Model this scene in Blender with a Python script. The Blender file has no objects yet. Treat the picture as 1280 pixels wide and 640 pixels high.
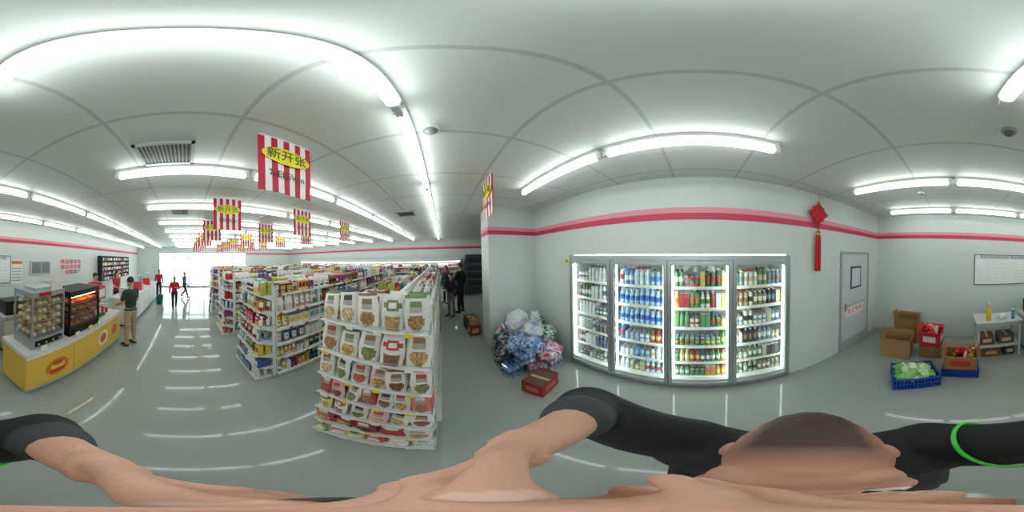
import bpy, math, random, time
import numpy as np
from mathutils import Vector, Matrix, noise
T00=time.time()
random.seed(7)
sc = bpy.context.scene
try:
    sc.view_settings.view_transform = 'Standard'
except Exception:
    pass
CH = 3.0      # ceiling height
HC = 2.05     # camera height

def S(r, g, b):
    f = lambda c: (c/255/12.92) if c/255 <= .04045 else ((c/255+.055)/1.055)**2.4
    return (f(r), f(g), f(b))

# ------------------------------------------------------------ materials
def mat(name, col=(.8,.8,.8), rough=.5, metal=0., var=.06, scale=6., bump=0., bscale=40., attr=False, emis=None, es=0., spec=.5, coat=0., ramp=None):
    m = bpy.data.materials.new(name); m.use_nodes = True
    nt = m.node_tree; n = nt.nodes; l = nt.links
    b = n['Principled BSDF']
    b.inputs['Roughness'].default_value = rough
    b.inputs['Metallic'].default_value = metal
    b.inputs['Specular IOR Level'].default_value = spec
    b.inputs['Coat Weight'].default_value = coat
    tc = n.new('ShaderNodeTexCoord')
    nz = n.new('ShaderNodeTexNoise'); nz.inputs['Scale'].default_value = scale; nz.inputs['Detail'].default_value = 3
    l.new(tc.outputs['Object'], nz.inputs['Vector'])
    if ramp:
        cr = n.new('ShaderNodeValToRGB'); cr.color_ramp.interpolation='CONSTANT'
        while len(cr.color_ramp.elements)<len(ramp): cr.color_ramp.elements.new(.5)
        for el,(p,c) in zip(cr.color_ramp.elements,ramp): el.position=p; el.color=(*c,1)
        l.new(nz.outputs['Fac'],cr.inputs['Fac']); l.new(cr.outputs['Color'],b.inputs['Base Color'])
    else:
        mr = n.new('ShaderNodeMapRange'); mr.inputs['To Min'].default_value = 1-var; mr.inputs['To Max'].default_value = 1+var
        l.new(nz.outputs['Fac'], mr.inputs['Value'])
        mx = n.new('ShaderNodeMix'); mx.data_type = 'RGBA'; mx.blend_type = 'MULTIPLY'; mx.inputs['Factor'].default_value = 1
        if attr:
            a = n.new('ShaderNodeAttribute'); a.attribute_name = 'Col'
            l.new(a.outputs['Color'], mx.inputs[6])
        else:
            mx.inputs[6].default_value = (*col, 1)
        l.new(mr.outputs['Result'], mx.inputs[7])
        l.new(mx.outputs[2], b.inputs['Base Color'])
    if bump > 0:
        nb = n.new('ShaderNodeTexNoise'); nb.inputs['Scale'].default_value = bscale; nb.inputs['Detail'].default_value = 4
        l.new(tc.outputs['Object'], nb.inputs['Vector'])
        bp = n.new('ShaderNodeBump'); bp.inputs['Strength'].default_value = bump; bp.inputs['Distance'].default_value = .02
        l.new(nb.outputs['Fac'], bp.inputs['Height']); l.new(bp.outputs['Normal'], b.inputs['Normal'])
    if emis:
        b.inputs['Emission Color'].default_value = (*emis, 1); b.inputs['Emission Strength'].default_value = es
    return m

def glassmat(name, tint=(.95,.98,.97), refl=.07):
    m = bpy.data.materials.new(name); m.use_nodes = True
    nt = m.node_tree; n = nt.nodes; l = nt.links
    n.remove(n['Principled BSDF'])
    t = n.new('ShaderNodeBsdfTransparent'); t.inputs[0].default_value = (*tint, 1)
    g = n.new('ShaderNodeBsdfGlossy'); g.inputs['Roughness'].default_value = .03
    x = n.new('ShaderNodeMixShader'); x.inputs[0].default_value = refl
    l.new(t.outputs[0], x.inputs[1]); l.new(g.outputs[0], x.inputs[2]); l.new(x.outputs[0], n['Material Output'].inputs[0])
    return m

def emit(name, col, s):
    m = bpy.data.materials.new(name); m.use_nodes = True
    nt = m.node_tree; n = nt.nodes; n.remove(n['Principled BSDF'])
    e = n.new('ShaderNodeEmission'); e.inputs[0].default_value = (*col, 1); e.inputs[1].default_value = s
    nt.links.new(e.outputs[0], n['Material Output'].inputs[0])
    return m

M_wall = mat('wall_paint', S(213,221,218), .6, var=.03, scale=1.5, bump=.03, bscale=80)
M_paint = mat('painted', attr=True, rough=.5, var=.05)
M_gloss = mat('printed_foil', attr=True, rough=.3, var=.08, scale=25, bump=.15, bscale=30)
M_steel = mat('steel_attr', attr=True, rough=.35, metal=.6, var=.05)
M_glass = glassmat('clear_glass')
M_tube = emit('tube_glow', (.94,1.0,.975), 8.0)
M_ftube = emit('fridge_tube', (.93,1.0,1.0), 11.0)
M_red = mat('stripe_red', S(205,62,92), .5)
M_pink = mat('stripe_pink', S(232,150,165), .5)

def seam_ceiling():
    m = mat('ceiling_paint', S(224,229,225), .55, var=.04, scale=.8)
    nt = m.node_tree; n = nt.nodes; l = nt.links; b = n['Principled BSDF']
    src = b.inputs['Base Color'].links[0].from_socket
    g = n.new('ShaderNodeNewGeometry'); sp = n.new('ShaderNodeSeparateXYZ'); l.new(g.outputs['Position'], sp.inputs[0])
    def line(out, off, period, w):
        a = n.new('ShaderNodeMath'); a.operation = 'ADD'; a.inputs[1].default_value = -off+period*100.5; l.new(sp.outputs[out], a.inputs[0])
        md = n.new('ShaderNodeMath'); md.operation = 'MODULO'; md.inputs[1].default_value = period; l.new(a.outputs[0], md.inputs[0])
        s = n.new('ShaderNodeMath'); s.operation = 'SUBTRACT'; s.inputs[1].default_value = period/2; l.new(md.outputs[0], s.inputs[0])
        ab = n.new('ShaderNodeMath'); ab.operation = 'ABSOLUTE'; l.new(s.outputs[0], ab.inputs[0])
        r = n.new('ShaderNodeMapRange'); r.interpolation_type = 'SMOOTHSTEP'
        r.inputs['From Min'].default_value = w*.4; r.inputs['From Max'].default_value = w
        r.inputs['To Min'].default_value = 1; r.inputs['To Max'].default_value = 0
        l.new(ab.outputs[0], r.inputs['Value']); return r.outputs['Result']
    a = line('X', .47, 1.22, .018); c = line('Y', .28, .71, .018)
    mxm = n.new('ShaderNodeMath'); mxm.operation = 'MAXIMUM'; l.new(a, mxm.inputs[0]); l.new(c, mxm.inputs[1])
    sc_ = n.new('ShaderNodeMath'); sc_.operation = 'MULTIPLY'; sc_.inputs[1].default_value = .40; l.new(mxm.outputs[0], sc_.inputs[0])
    mx = n.new('ShaderNodeMix'); mx.data_type = 'RGBA'; l.new(sc_.outputs[0], mx.inputs['Factor'])
    l.new(src, mx.inputs[6]); mx.inputs[7].default_value = (*S(145,153,150), 1)
    l.new(mx.outputs[2], b.inputs['Base Color'])
    return m
M_ceil = seam_ceiling()
M_floor = mat('epoxy_floor', S(163,170,165), .055, var=.05, scale=.9, spec=.4)

# ------------------------------------------------------------ mesh builder
class MB:
    def __init__(s): s.v=[]; s.f=[]; s.c=[]; s.M=Matrix.Identity(4); s.n=0
    def add(s, vs, fs, cs):
        M = s.M; o = s.n
        A = np.array(vs, dtype=float) @ np.array(M.to_3x3()).T + np.array(M.translation)
        s.v.append(A); s.n += len(vs)
        s.f += [tuple(i+o for i in f) for f in fs]
        if isinstance(cs, tuple): cs = [cs]*len(fs)
        s.c += cs
    def box(s, x0,y0,z0,x1,y1,z1,c):
        if isinstance(c, tuple): c=[c]*6
        vs=[(x0,y0,z0),(x1,y0,z0),(x1,y1,z0),(x0,y1,z0),(x0,y0,z1),(x1,y0,z1),(x1,y1,z1),(x0,y1,z1)]
        s.add(vs,[(0,3,2,1),(4,5,6,7),(0,1,5,4),(2,3,7,6),(1,2,6,5),(3,0,4,7)],c)
    def lathe(s, x,y,z,prof,cols,n=10,rx=1.,ry=1.):
        vs=[];fs=[];cs=[]
        for (r,h) in prof:
            for k in range(n):
                a=2*math.pi*k/n; vs.append((x+r*rx*math.cos(a),y+r*ry*math.sin(a),z+h))
        for i in range(len(prof)-1):
            for k in range(n):
                k2=(k+1)%n; fs.append((i*n+k,i*n+k2,(i+1)*n+k2,(i+1)*n+k)); cs.append(cols[min(i,len(cols)-1)])
        fs.append(tuple(range((len(prof)-1)*n,len(prof)*n))); cs.append(cols[-1])
        fs.append(tuple(reversed(range(n)))); cs.append(cols[0])
        s.add(vs,fs,cs)
    def tube(s, pts, r, c, n=8):
        pts=[Vector(p) for p in pts]
        vs=[];fs=[]
        for i,p in enumerate(pts):
            d=(pts[min(i+1,len(pts)-1)]-pts[max(i-1,0)]).normalized()
            a=d.orthogonal().normalized() if i==0 else (pa-d*pa.dot(d)).normalized()
            pa=a; b=d.cross(a)
            for k in range(n):
                t=2*math.pi*k/n; vs.append(tuple(p+a*math.cos(t)*r+b*math.sin(t)*r))
        m=len(pts)
        for i in range(m-1):
            for k in range(n):
                k2=(k+1)%n; fs.append((i*n+k,i*n+k2,(i+1)*n+k2,(i+1)*n+k))
        fs.append(tuple(range((m-1)*n,m*n))); fs.append(tuple(reversed(range(n))))
        s.add(vs,fs,c)
    def pouch(s, x,y,z,w,h,t,c1,c2,c3,style=0,lean=.12,nx=6,nz=7,fancy=False):
        vs=[];fs=[];cs=[]
        ph=random.uniform(0,6.28)
        for side in (-1,1):
            for j in range(nz+1):
                v=j/nz
                pv=(1-abs(2*v-1)**3)**.6*(1.15-.3*v) if 0<v<1 else 0
                wj=w*(.93+.07*math.cos((v-.5)*6.28*1.0)) 
                for i in range(nx+1):
                    u=2*i/nx-1
                    pu=(1-abs(u)**2.6)
                    d=side*t*.5*pv*pu
                    if fancy: d+=.0035*math.sin(u*4+ph+v*5)
                    vs.append((x+u*wj/2, y+d+lean*h*v, z+v*h))
        N=(nx+1)*(nz+1)
        for side in (0,1):
            for j in range(nz):
                for i in range(nx):
                    a=side*N+j*(nx+1)+i
                    q=(a,a+1,a+nx+2,a+nx+1)
                    fs.append(q if side==0 else q[::-1])
                    e=c1
                    if fancy and side==0:
                        u=(i+.5)/nx*2-1; v=(j+.5)/nz
                        if style in (0,3):
                            if v>.93 : e=c2
                            elif .72<v<.84 and abs(u)<.55: e=c2
                            elif .60<v<.68 and abs(u)<.45: e=(.45,.42,.38)
                            elif (u/.66)**2+((v-.30)/.22)**2<1:
                                f=random.uniform(.6,1.4); e=tuple(min(.9,k*f) for k in c3)
                        elif style==1:
                            if v<.42: e=c3
                            elif v>.9: e=c3
                            elif .62<v<.8 and abs(u)<.7: e=c2
                            if (u/.55)**2+((v-.33)/.18)**2<1: f=random.uniform(.5,1.3); e=tuple(min(.9,k*f) for k in c2)
                        else:
                            if (u/.8)**2+((v-.72)/.14)**2<1: e=c2
                            if (u/.4)**2+((v-.72)/.06)**2<1: e=(.85,.85,.82)
                            if v<.45 and abs(u)<.7: f=random.uniform(.6,1.3); e=tuple(min(.9,k*f) for k in c3)
                        cs.append(e); continue
                    inner=0<i<nx-1
                    if side==0:
                        if style==0:
                            if j==nz-2 and inner: e=c2
                            elif 1<=j<=2 and inner: e=c3
                            elif j==3 and 2<=i<=nx-3: e=c3
                            elif j==0: e=c2
                        elif style==1:
                            if 2<=j<=4 and inner: e=(.85,.85,.82)
                            if j==3 and 2<=i<=nx-3: e=c2
                            if j==1 and inner: e=c3
                        else:
                            if j<=2: e=c3
                            if j>=nz-1: e=c2
                            if j==4 and inner: e=(.85,.85,.8)
                    cs.append(e)
        s.add(vs,fs,cs)
    def obj(s, name, m, parent=None, smooth=False, bevel=0):
        V=np.concatenate(s.v); ctr=(V.min(0)+V.max(0))/2; V=V-ctr
        me=bpy.data.meshes.new(name); me.from_pydata(V.tolist(),[],s.f)
        at=me.color_attributes.new('Col','FLOAT_COLOR','CORNER')
        lt=np.array([len(f) for f in s.f]); ca=np.ones((len(s.f),4)); ca[:,:3]=np.array(s.c)
        at.data.foreach_set('color', np.repeat(ca,lt,axis=0).ravel())
        if smooth: me.polygons.foreach_set('use_smooth',[True]*len(me.polygons))
        me.materials.append(m); me.update()
        o=bpy.data.objects.new(name,me); sc.collection.objects.link(o); o.location=ctr
        if bevel:
            b=o.modifiers.new('bevel','BEVEL'); b.width=bevel; b.segments=2; b.limit_method='ANGLE'
        if parent: par(o,parent)
        return o

def par(o,e):
    o.parent=e
    o.matrix_parent_inverse=Matrix.Translation(-e.location)
def group(name,loc=(0,0,0)):
    e=bpy.data.objects.new(name,None); sc.collection.objects.link(e); e.location=loc; e.empty_display_size=.1
    return e
def text(name,body,size,loc,rot,m,parent=None):
    c=bpy.data.curves.new(name,'FONT'); c.body=body; c.size=size; c.align_x='CENTER'; c.align_y='CENTER'; c.extrude=.001
    c.materials.append(m)
    o=bpy.data.objects.new(name,c); sc.collection.objects.link(o); o.location=loc; o.rotation_euler=rot
    if parent: par(o,parent)
    return o
def simple_box(name,a,b,m,parent=None,bevel=0,col=(.8,.8,.8)):
    mb=MB(); mb.box(*a,*b,col); return mb.obj(name,m,parent,bevel=bevel)

WHITE=S(235,238,236); GREY=S(150,155,155); LG=S(200,204,203); DK=S(35,36,40); BLACK=S(14,14,16); SIL=S(175,180,182)

# ------------------------------------------------------------ room shell
XW=1.90; YB=-3.7; YF=8.8; XE=-12.0
FY0,FY1=-1.18,1.89   # fridge Y range
simple_box('floor',(XE-.1,YB-.1,-.1),(4.1,YF+.1,0),M_floor)
simple_box('ceiling',(XE-.1,YB-.1,CH),(4.1,YF+.1,CH+.1),M_ceil)
mb=MB(); T=.1
mb.box(XW,YB,0,XW+T,FY0-.012,CH,WHITE); mb.box(XW,FY0-.012,2.03,XW+T,FY1+.012,CH,WHITE); mb.box(XW,FY1+.012,0,XW+T,2.95,CH,WHITE)
mb.obj('wall_right',M_wall)
simple_box('wall_column',(.86,2.95,0),(4.1,3.5,CH),M_wall)
simple_box('wall_side',(4.0,3.5,0),(4.1,YF,CH),M_wall)
simple_box('wall_far',(XE,YF,0),(4.1,YF+T,CH),M_wall)
simple_box('wall_back',(XE,YB-T,0),(2.0,YB,CH),M_wall)
mb=MB(); mb.box(XE-T,YB,0,XE,-2.0,CH,WHITE); mb.box(XE-T,4.6,0,XE,YF,CH,WHITE); mb.box(XE-T,-2.0,2.6,XE,4.6,CH,WHITE)
mb.obj('wall_entrance',M_wall)
# coloured stripe trims
def trim(name,a,b):
    for nm,z0,z1,m,t in (('red',2.44,2.52,M_red,.008),('pink',2.52,2.59,M_pink,.006)):
        x0,y0=a;x1,y1=b
        simple_box('trim_'+name+'_'+nm,(x0,y0,z0),(x1,y1,z1),m)
trim('right',(XW-.008,YB),(XW,2.95))
trim('column',(.852,2.942),(XW,2.95))
trim('column_side',(.852,2.95),(.86,3.5))
trim('far',(XE,YF-.008),(4.0,YF))
trim('back',(XE,YB),(XW,YB+.008))
trim('front',(XE,4.6),(XE+.008,YF))
# baseboards
for nm,a,b in (('right',(XW-.01,YB,0),(XW,-3.25,.08)),('back',(XE,YB,0),(XW,YB+.01,.08)),('column',(.86,2.94,0),(XW,2.95,.08)),('far',(XE,YF-.01,0),(4,YF,.08))):
    simple_box('baseboard_'+nm,a,b,mat('baseboard_'+nm,S(190,194,192),.5))

# ------------------------------------------------------------ entrance glazing
e=group('window_1',(XE,1.3,0)); mb=MB()
for y in (-2.0,-.9,.2,1.3,2.4,3.5,4.6):
    mb.box(XE-.07,y-.03,0,XE-.02,y+.03,2.6,SIL)
for z in (0,.03,2.15,2.54): mb.box(XE-.07,-2,z,XE-.02,4.6,z+.06,SIL)
for y in (.1,.3): mb.box(XE-.02,y-.012,.85,XE+.03,y+.012,1.35,SIL)
mb.obj('door_frames',M_steel,e)
simple_box('glass',(XE-.05,-2,.05),(XE-.045,4.6,2.55),M_glass,e)
simple_box('pavement_ground',(XE-30,-20,-.15),(XE-.1,25,-.02),mat('pavement',S(190,190,185),.8,scale=2))

# ------------------------------------------------------------ fluorescent rows
def tube_row(name,p0,p1,seg=1.24,gap=.05):
    p0=Vector(p0);p1=Vector(p1);d=(p1-p0).normalized();L=(p1-p0).length
    e=group(name,tuple((p0+p1)/2)); mb=MB(); mt=MB(); s=0
    side=Vector((-d.y,d.x,0))
    while s+seg*.6<=L:
        a=p0+d*s; b=p0+d*(s+seg)
        za,zb=CH-.035,CH-.001
        c=[a+side*.03,a-side*.03,b-side*.03,b+side*.03]
        vs=[(q.x,q.y,z) for z in (za,zb) for q in c]
        mb.add(vs,[(0,1,2,3),(7,6,5,4),(0,4,5,1),(1,5,6,2),(2,6,7,3),(3,7,4,0)],WHITE)
        for q,w in ((a,.025),(b,-.025)):
            r=q+d*w; mb.box(min(q.x,r.x)-.018,min(q.y,r.y)-.018,CH-.10,max(q.x,r.x)+.018,max(q.y,r.y)+.018,CH-.03,WHITE)
        a2=a+d*.03;b2=b-d*.03
        mt.tube([(a2.x,a2.y,CH-.078),(b2.x,b2.y,CH-.078)],.029,WHITE,10)
        s+=seg+gap
    mb.obj('batten_housing',M_paint,e); mt.obj('fluorescent_tube',M_tube,e,smooth=True)
tube_row('fluorescent_light',(1.08,-.56,0),(1.08,2.1,0))
tube_row('fluorescent_light',(-.17,-.6,0),(-.17,8.4,0))
for i,x in enumerate((-1.45,-2.62,-3.8,-4.95,-6.1,-7.3,-8.5,-9.7,-10.9)):
    tube_row('fluorescent_light',(x,-.66,0),(x,8.4,0))
tube_row('fluorescent_light',(1.3,-1.82,0),(-11.6,-1.82,0))
tube_row('fluorescent_light',(1.3,-3.1,0),(-11.6,-3.1,0))

# ceiling fittings
def vent(x0,y0,x1,y1):
    e=MB(); z=CH-.018
    e.box(x0,y0,z,x1,y0+.025,CH,LG);e.box(x0,y1-.025,z,x1,y1,CH,LG);e.box(x0,y0,z,x0+.025,y1,CH,LG);e.box(x1-.025,y0,z,x1,y1,CH,LG)
    e.box(x0+.02,y0+.02,CH-.004,x1-.02,y1-.02,CH-.001,S(40,42,42))
    n=int((y1-y0)/.028)
    for k in range(1,n):
        y=y0+(y1-y0)*k/n
        e.add([(x0+.02,y-.006,z+.002),(x1-.02,y-.006,z+.002),(x1-.02,y+.006,CH-.003),(x0+.02,y+.006,CH-.003),(x0+.02,y-.003,z+.002),(x1-.02,y-.003,z+.002),(x1-.02,y+.009,CH-.003),(x0+.02,y+.009,CH-.003)],
              [(0,1,2,3),(7,6,5,4),(0,4,5,1),(3,2,6,7)],S(165,168,168))
    e.obj('ceiling_air_vent',M_paint)
vent(-1.40,-.38,-1.06,.06); vent(-.95,3.2,-.55,3.6); vent(-3.3,-.3,-2.9,.05)
def detector(x,y,name='smoke_detector'):
    m=MB(); m.M=Matrix.Translation((x,y,CH))@Matrix.Rotation(math.pi,4,'X')
    m.lathe(0,0,0,[(.055,0),(.055,.018),(.048,.03),(.03,.034),(.022,.046),(.008,.05)],[WHITE,WHITE,GREY,GREY,LG],16)
    m.obj(name,M_paint,smooth=False)
detector(-.05,.95); detector(.5,-2.3); detector(-3.2,1.6)
m=MB(); m.M=Matrix.Translation((-.3,-.92,CH))@Matrix.Rotation(math.pi,4,'X')
m.lathe(0,0,0,[(.05,0),(.05,.02),(.045,.025)],[GREY],16); m.lathe(0,0,.025,[(.034,0),(.032,.015),(.022,.026),(.01,.031)],[S(90,92,94)],16)
m.obj('dome_security_camera',M_gloss,smooth=True)

# ------------------------------------------------------------ products
BAGW=[(240,238,230),(236,232,225),(245,244,240),(225,228,220)]
PAL=[(190,45,50),(215,130,50),(230,200,80),(80,135,80),(60,95,155),(120,70,130),(225,115,135),(130,90,60),(40,38,45),(235,235,230),(180,190,90),(95,165,180),(140,35,40),(235,170,95),(220,220,225),(238,236,228),(205,200,190),(240,238,235),(170,50,45),(90,60,45)]
def pal(): return S(*random.choice(PAL))
def palw(): return S(*random.choice(BAGW))
def bottle(mb,x,y,z,h,r,body,lab,cap,n=8):
    mb.lathe(x,y,z,[(r*.9,0),(r,h*.04),(r*.98,h*.28),(r*1.01,h*.29),(r*1.01,h*.58),(r*.95,h*.6),(r*.85,h*.7),(r*.42,h*.86),(r*.4,h*.9),(r*.45,h*.905),(r*.45,h)],
             [body,body,lab,lab,lab,body,body,body,cap,cap],n)
def can(mb,x,y,z,h,r,c1,c2,n=9):
    mb.lathe(x,y,z,[(r*.85,0),(r,h*.06),(r,h*.35),(r,h*.6),(r,h*.92),(r*.84,h)],[SIL,c1,c2,c1,SIL],n)
def carton(mb,x,y,z,w,d,h,c1,c2):
    mb.box(x-w/2,y,z,x+w/2,y+d,z+h,c1)
    mb.box(x-w*.38,y-.002,z+h*.35,x+w*.38,y,z+h*.8,c2)
    mb.box(x-w*.3,y-.002,z+h*.1,x+w*.3,y,z+h*.22,(.8,.8,.78))
def shelf_products(mb,L,z,y0,depth,hmax,mix='mixed',rows=2):
    x=.01
    while x<L-.07:
        k=random.choice({'mixed':['pouch','pouch','box','can','box','bottle'],'snack':['pouch','pouch','pouch','box'],'small':['box','box','can','pouch']}[mix])
        c1,c2,c3=pal(),pal(),pal(); st=random.randint(0,2)
        if k=='pouch' and random.random()<.35: c1=palw()
        w={'pouch':random.uniform(.11,.17),'box':random.uniform(.06,.14),'can':.072,'bottle':.07}[k]
        w=min(w,L-.004-x)
        h=hmax*random.uniform(.72,.97)
        for _ in range(random.randint(1,3)):
            if x+w>L-.002: break
            for r in range(rows):
                y=y0+.02+r*.11
                if k=='pouch': mb.pouch(x+w/2,y+.03,z,w*.97,h,.055,c1,c2,c3,st,.1,5,7)
                elif k=='box': carton(mb,x+w/2,y,z,w*.95,.08,h*.9,c1,c2)
                elif k=='can': can(mb,x+w/2,y+.035,z,min(h,.14),.033,c1,c2)
                else: bottle(mb,x+w/2,y+.035,z,min(h,.23),.032,c1,c2,c3)
            x+=w+.004
        x+=.002

def rotz(a,x,y,z=0): return Matrix.Translation((x,y,z))@Matrix.Rotation(a,4,'Z')
def gondola(x0,x1,y0,y1):
    e=group('gondola_shelf',((x0+x1)/2,(y0+y1)/2,0)); st=MB(); pr=MB(); D=(x1-x0)/2; L=y1-y0
    H=1.66
    zs=[.12,.41,.69,.97,1.25,1.53]
    xc=(x0+x1)/2
    st.box(xc-.02,y0,.0,xc+.02,y1,H,WHITE)
    nb=int(round(L/.95))
    for i in range(nb+1):
        y=y0+(L-.03)*i/nb
        st.box(xc-.03,y,0,xc+.03,y+.03,H+.02,WHITE)
    for M,side in ((rotz(math.pi/2,x1,y0),1),(rotz(-math.pi/2,x0,y1),-1)):
        st.M=M; pr.M=M
        st.box(0,.02,0,L,D-.02,.10,LG)
        for i in range(nb+1):
            xx=(L-.03)*i/nb
            st.box(xx,.05,0,xx+.02,.07,H-.05,WHITE)
        for i,z in enumerate(zs):
            y=0.0 if i==0 else .04
            if i==5:y=.07
            st.box(0,y,z-.015,L,D-.02,z,WHITE)
            st.box(0,y-.012,z-.03,L,y,z+.006,WHITE)
            for k in range(int(L/.16)):
                xx=.03+k*.16+random.uniform(0,.04)
                st.box(xx,y-.014,z-.027,xx+.06,y-.012,z+.003,random.choice([S(240,240,235),S(250,220,60),S(240,240,235),S(220,50,40)]))
            shelf_products(pr,L,z,y+.0,D,.26 if i<5 else .22,random.choice(['mixed','snack','snack','small']),2)
    st.obj('shelving_frame',M_paint,e); pr.obj('packaged_goods',M_gloss,e)
def endcap(x0,x1,y0,y1,snack=True):
    e=group('end_cap_display_shelf',((x0+x1)/2,(y0+y1)/2,0)); st=MB(); pr=MB(); W=x1-x0
    zs=[.08,.30,.53,.77,1.02,1.28,1.56]
    if not snack: zs=[.08,.32,.56,.80,1.05,1.30,1.54]
    st.box(x0,y1-.02,0,x1,y1,1.66,WHITE)
    st.box(x0,y0+.02,0,x1,y1-.02,.06,LG)
    for x in (x0,x1-.025): 
        st.box(x,y1-.05,0,x+.025,y1-.02,1.70,WHITE)
    for i,z in enumerate(zs):
        y=y0+(.02*i if snack else .012*i)
        st.box(x0,y,z-.01,x1,y1-.02,z,WHITE)
        st.tube([(x0,y,z),(x1,y,z)],.005,WHITE,6)
        st.tube([(x0,y,z+.035),(x1,y,z+.035)],.0025,SIL,6)
        for k in range(4):
            xx=x0+.05+k*W/4; st.box(xx,y-.010,z-.022,xx+.05,y-.007,z+.008,random.choice([S(245,245,240),S(250,220,70)]))
        for sx in (x0+.003,x1-.009):
            st.add([(sx,y,z),(sx+.006,y,z),(sx+.006,y1-.03,z),(sx,y1-.03,z),(sx,y1-.03,z-.1),(sx+.006,y1-.03,z-.1)],[(0,1,2,3),(0,4,5,1),(0,3,4),(1,5,2),(3,2,5,4)],WHITE)
        if snack:
            n={6:5,5:5,4:6,3:7,2:6,1:5,0:6}[i]; w=W/n
            reds=[(200,70,70),(170,50,55),(225,120,110)]
            for k in range(n):
                h={6:.255,5:.25,4:.235,3:.22,2:.215,1:.2,0:.19}[i]*random.uniform(.88,1.08)
                if i>=2:
                    c1=palw(); c2=S(*random.choice([(70,70,70),(160,120,80),(110,135,85),(200,80,70),(140,110,85)])); c3=S(*random.choice([(165,130,95),(190,155,105),(135,135,90),(190,105,85),(150,100,80),(205,180,140),(120,80,60)]))
                    if random.random()<.17: c1=S(*random.choice([(238,218,140),(240,190,190),(205,215,165)]))
                    if i in (2,3) and random.random()<.32: c1=S(*random.choice(reds)); c2=WHITE
                elif i==1: c1=S(*random.choice([(160,45,55),(235,225,210),(140,50,50),(190,70,70),(225,215,205)])); c2=(.8,.8,.75); c3=S(*random.choice([(90,50,40),(200,160,110),(190,60,55)]))
                else: c1=S(*random.choice([(180,200,110),(240,212,100),(215,90,75),(235,235,225),(120,170,100),(235,120,140)])); c2=S(*random.choice([(200,50,50),(250,240,220),(70,120,60)])); c3=palw()
                sty=random.choice([0,0,3,3,2,0]) if i>=2 else random.choice([0,1,2,3])
                for r in range(3 if i<5 else 2):
                    px=x0+w*(k+.5)+random.uniform(-.008,.008); py=y+.035+r*.065+random.uniform(-.008,.008)
                    pr.M=Matrix.Translation((px,py,z))@Matrix.Rotation(random.uniform(-.28,.28),4,'Z')@Matrix.Rotation(random.uniform(-.09,.09),4,'Y')
                    pr.pouch(0,0,0,w*random.uniform(.94,1.06),h,.055,c1,c2,c3,sty,random.uniform(.12,.3),12,14,True)
            pr.M=Matrix.Identity(4)
        else:
            pr.M=Matrix.Translation((x0,0,0)); shelf_products(pr,W,z,y+.0,.3,.22,random.choice(['small','mixed','snack']),2); pr.M=Matrix.Identity(4)
    st.obj('shelf_frame',M_paint,e); pr.obj('snack_bags',M_gloss,e,smooth=False)
endcap(-.87,-.08,.80,1.19,True)
gondola(-.87,-.06,1.21,6.2)
endcap(-2.85,-1.98,.88,1.19,False)
gondola(-2.85,-1.95,1.21,6.6)
endcap(-4.75,-3.9,.88,1.19,False)
gondola(-4.75,-3.9,1.21,6.6)
endcap(-6.6,-5.8,.88,1.19,False)
gondola(-6.6,-5.8,1.21,6.6)
gondola(-8.5,-7.7,1.21,6.6)
print('T gondolas',time.time()-T00,flush=True)

# ------------------------------------------------------------ far-wall open coolers
def open_cooler(x0,x1,y0,y1,H):
    e=group('open_display_cooler',((x0+x1)/2,(y0+y1)/2,0)); st=MB(); pr=MB(); g=MB()
    st.box(x0,y0,0,x1,y1,.35,WHITE); st.box(x0,y1-.04,.35,x1,y1,H,WHITE); st.box(x0,y0,H-.15,x1,y1,H,WHITE)
    n=int((x1-x0)/1.2)
    for i in range(n+1):
        x=x0+(x1-x0-.03)*i/n; st.box(x,y0+.05,.35,x+.03,y1,H-.15,WHITE)
    for z in (.36,.66,.96,1.26,1.5):
        st.box(x0,y0+.12,z-.02,x1,y1,z,WHITE)
        pr.M=Matrix.Translation((x0,y0+.14,0)); shelf_products(pr,x1-x0,z+.001,0,.3,.2,'mixed',1)
    pr.M=Matrix.Identity(4)
    g.tube([(x0+.05,y0+.08,H-.18),(x1-.05,y0+.08,H-.18)],.015,WHITE,8)
    st.obj('cabinet',M_paint,e); pr.obj('chilled_goods',M_gloss,e); g.obj('cooler_lamp',M_ftube,e)
open_cooler(-9.5,.9,8.0,8.7,1.95)
# dark rack beside coolers
mb=MB(); mb.box(1.2,8.3,0,2.7,8.75,2.1,S(60,62,66)); 
for z in (.4,.8,1.2,1.6): mb.box(1.25,8.28,z,2.65,8.3,z+.03,S(120,120,122)); mb.box(1.3,8.285,z+.05,2.6,8.3,z+.28,S(35,36,42))
mb.box(1.2,8.26,0,1.26,8.3,2.1,S(95,98,100)); mb.box(2.64,8.26,0,2.7,8.3,2.1,S(95,98,100))
mb.obj('dark_storage_cabinet',M_paint,bevel=.004)

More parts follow.
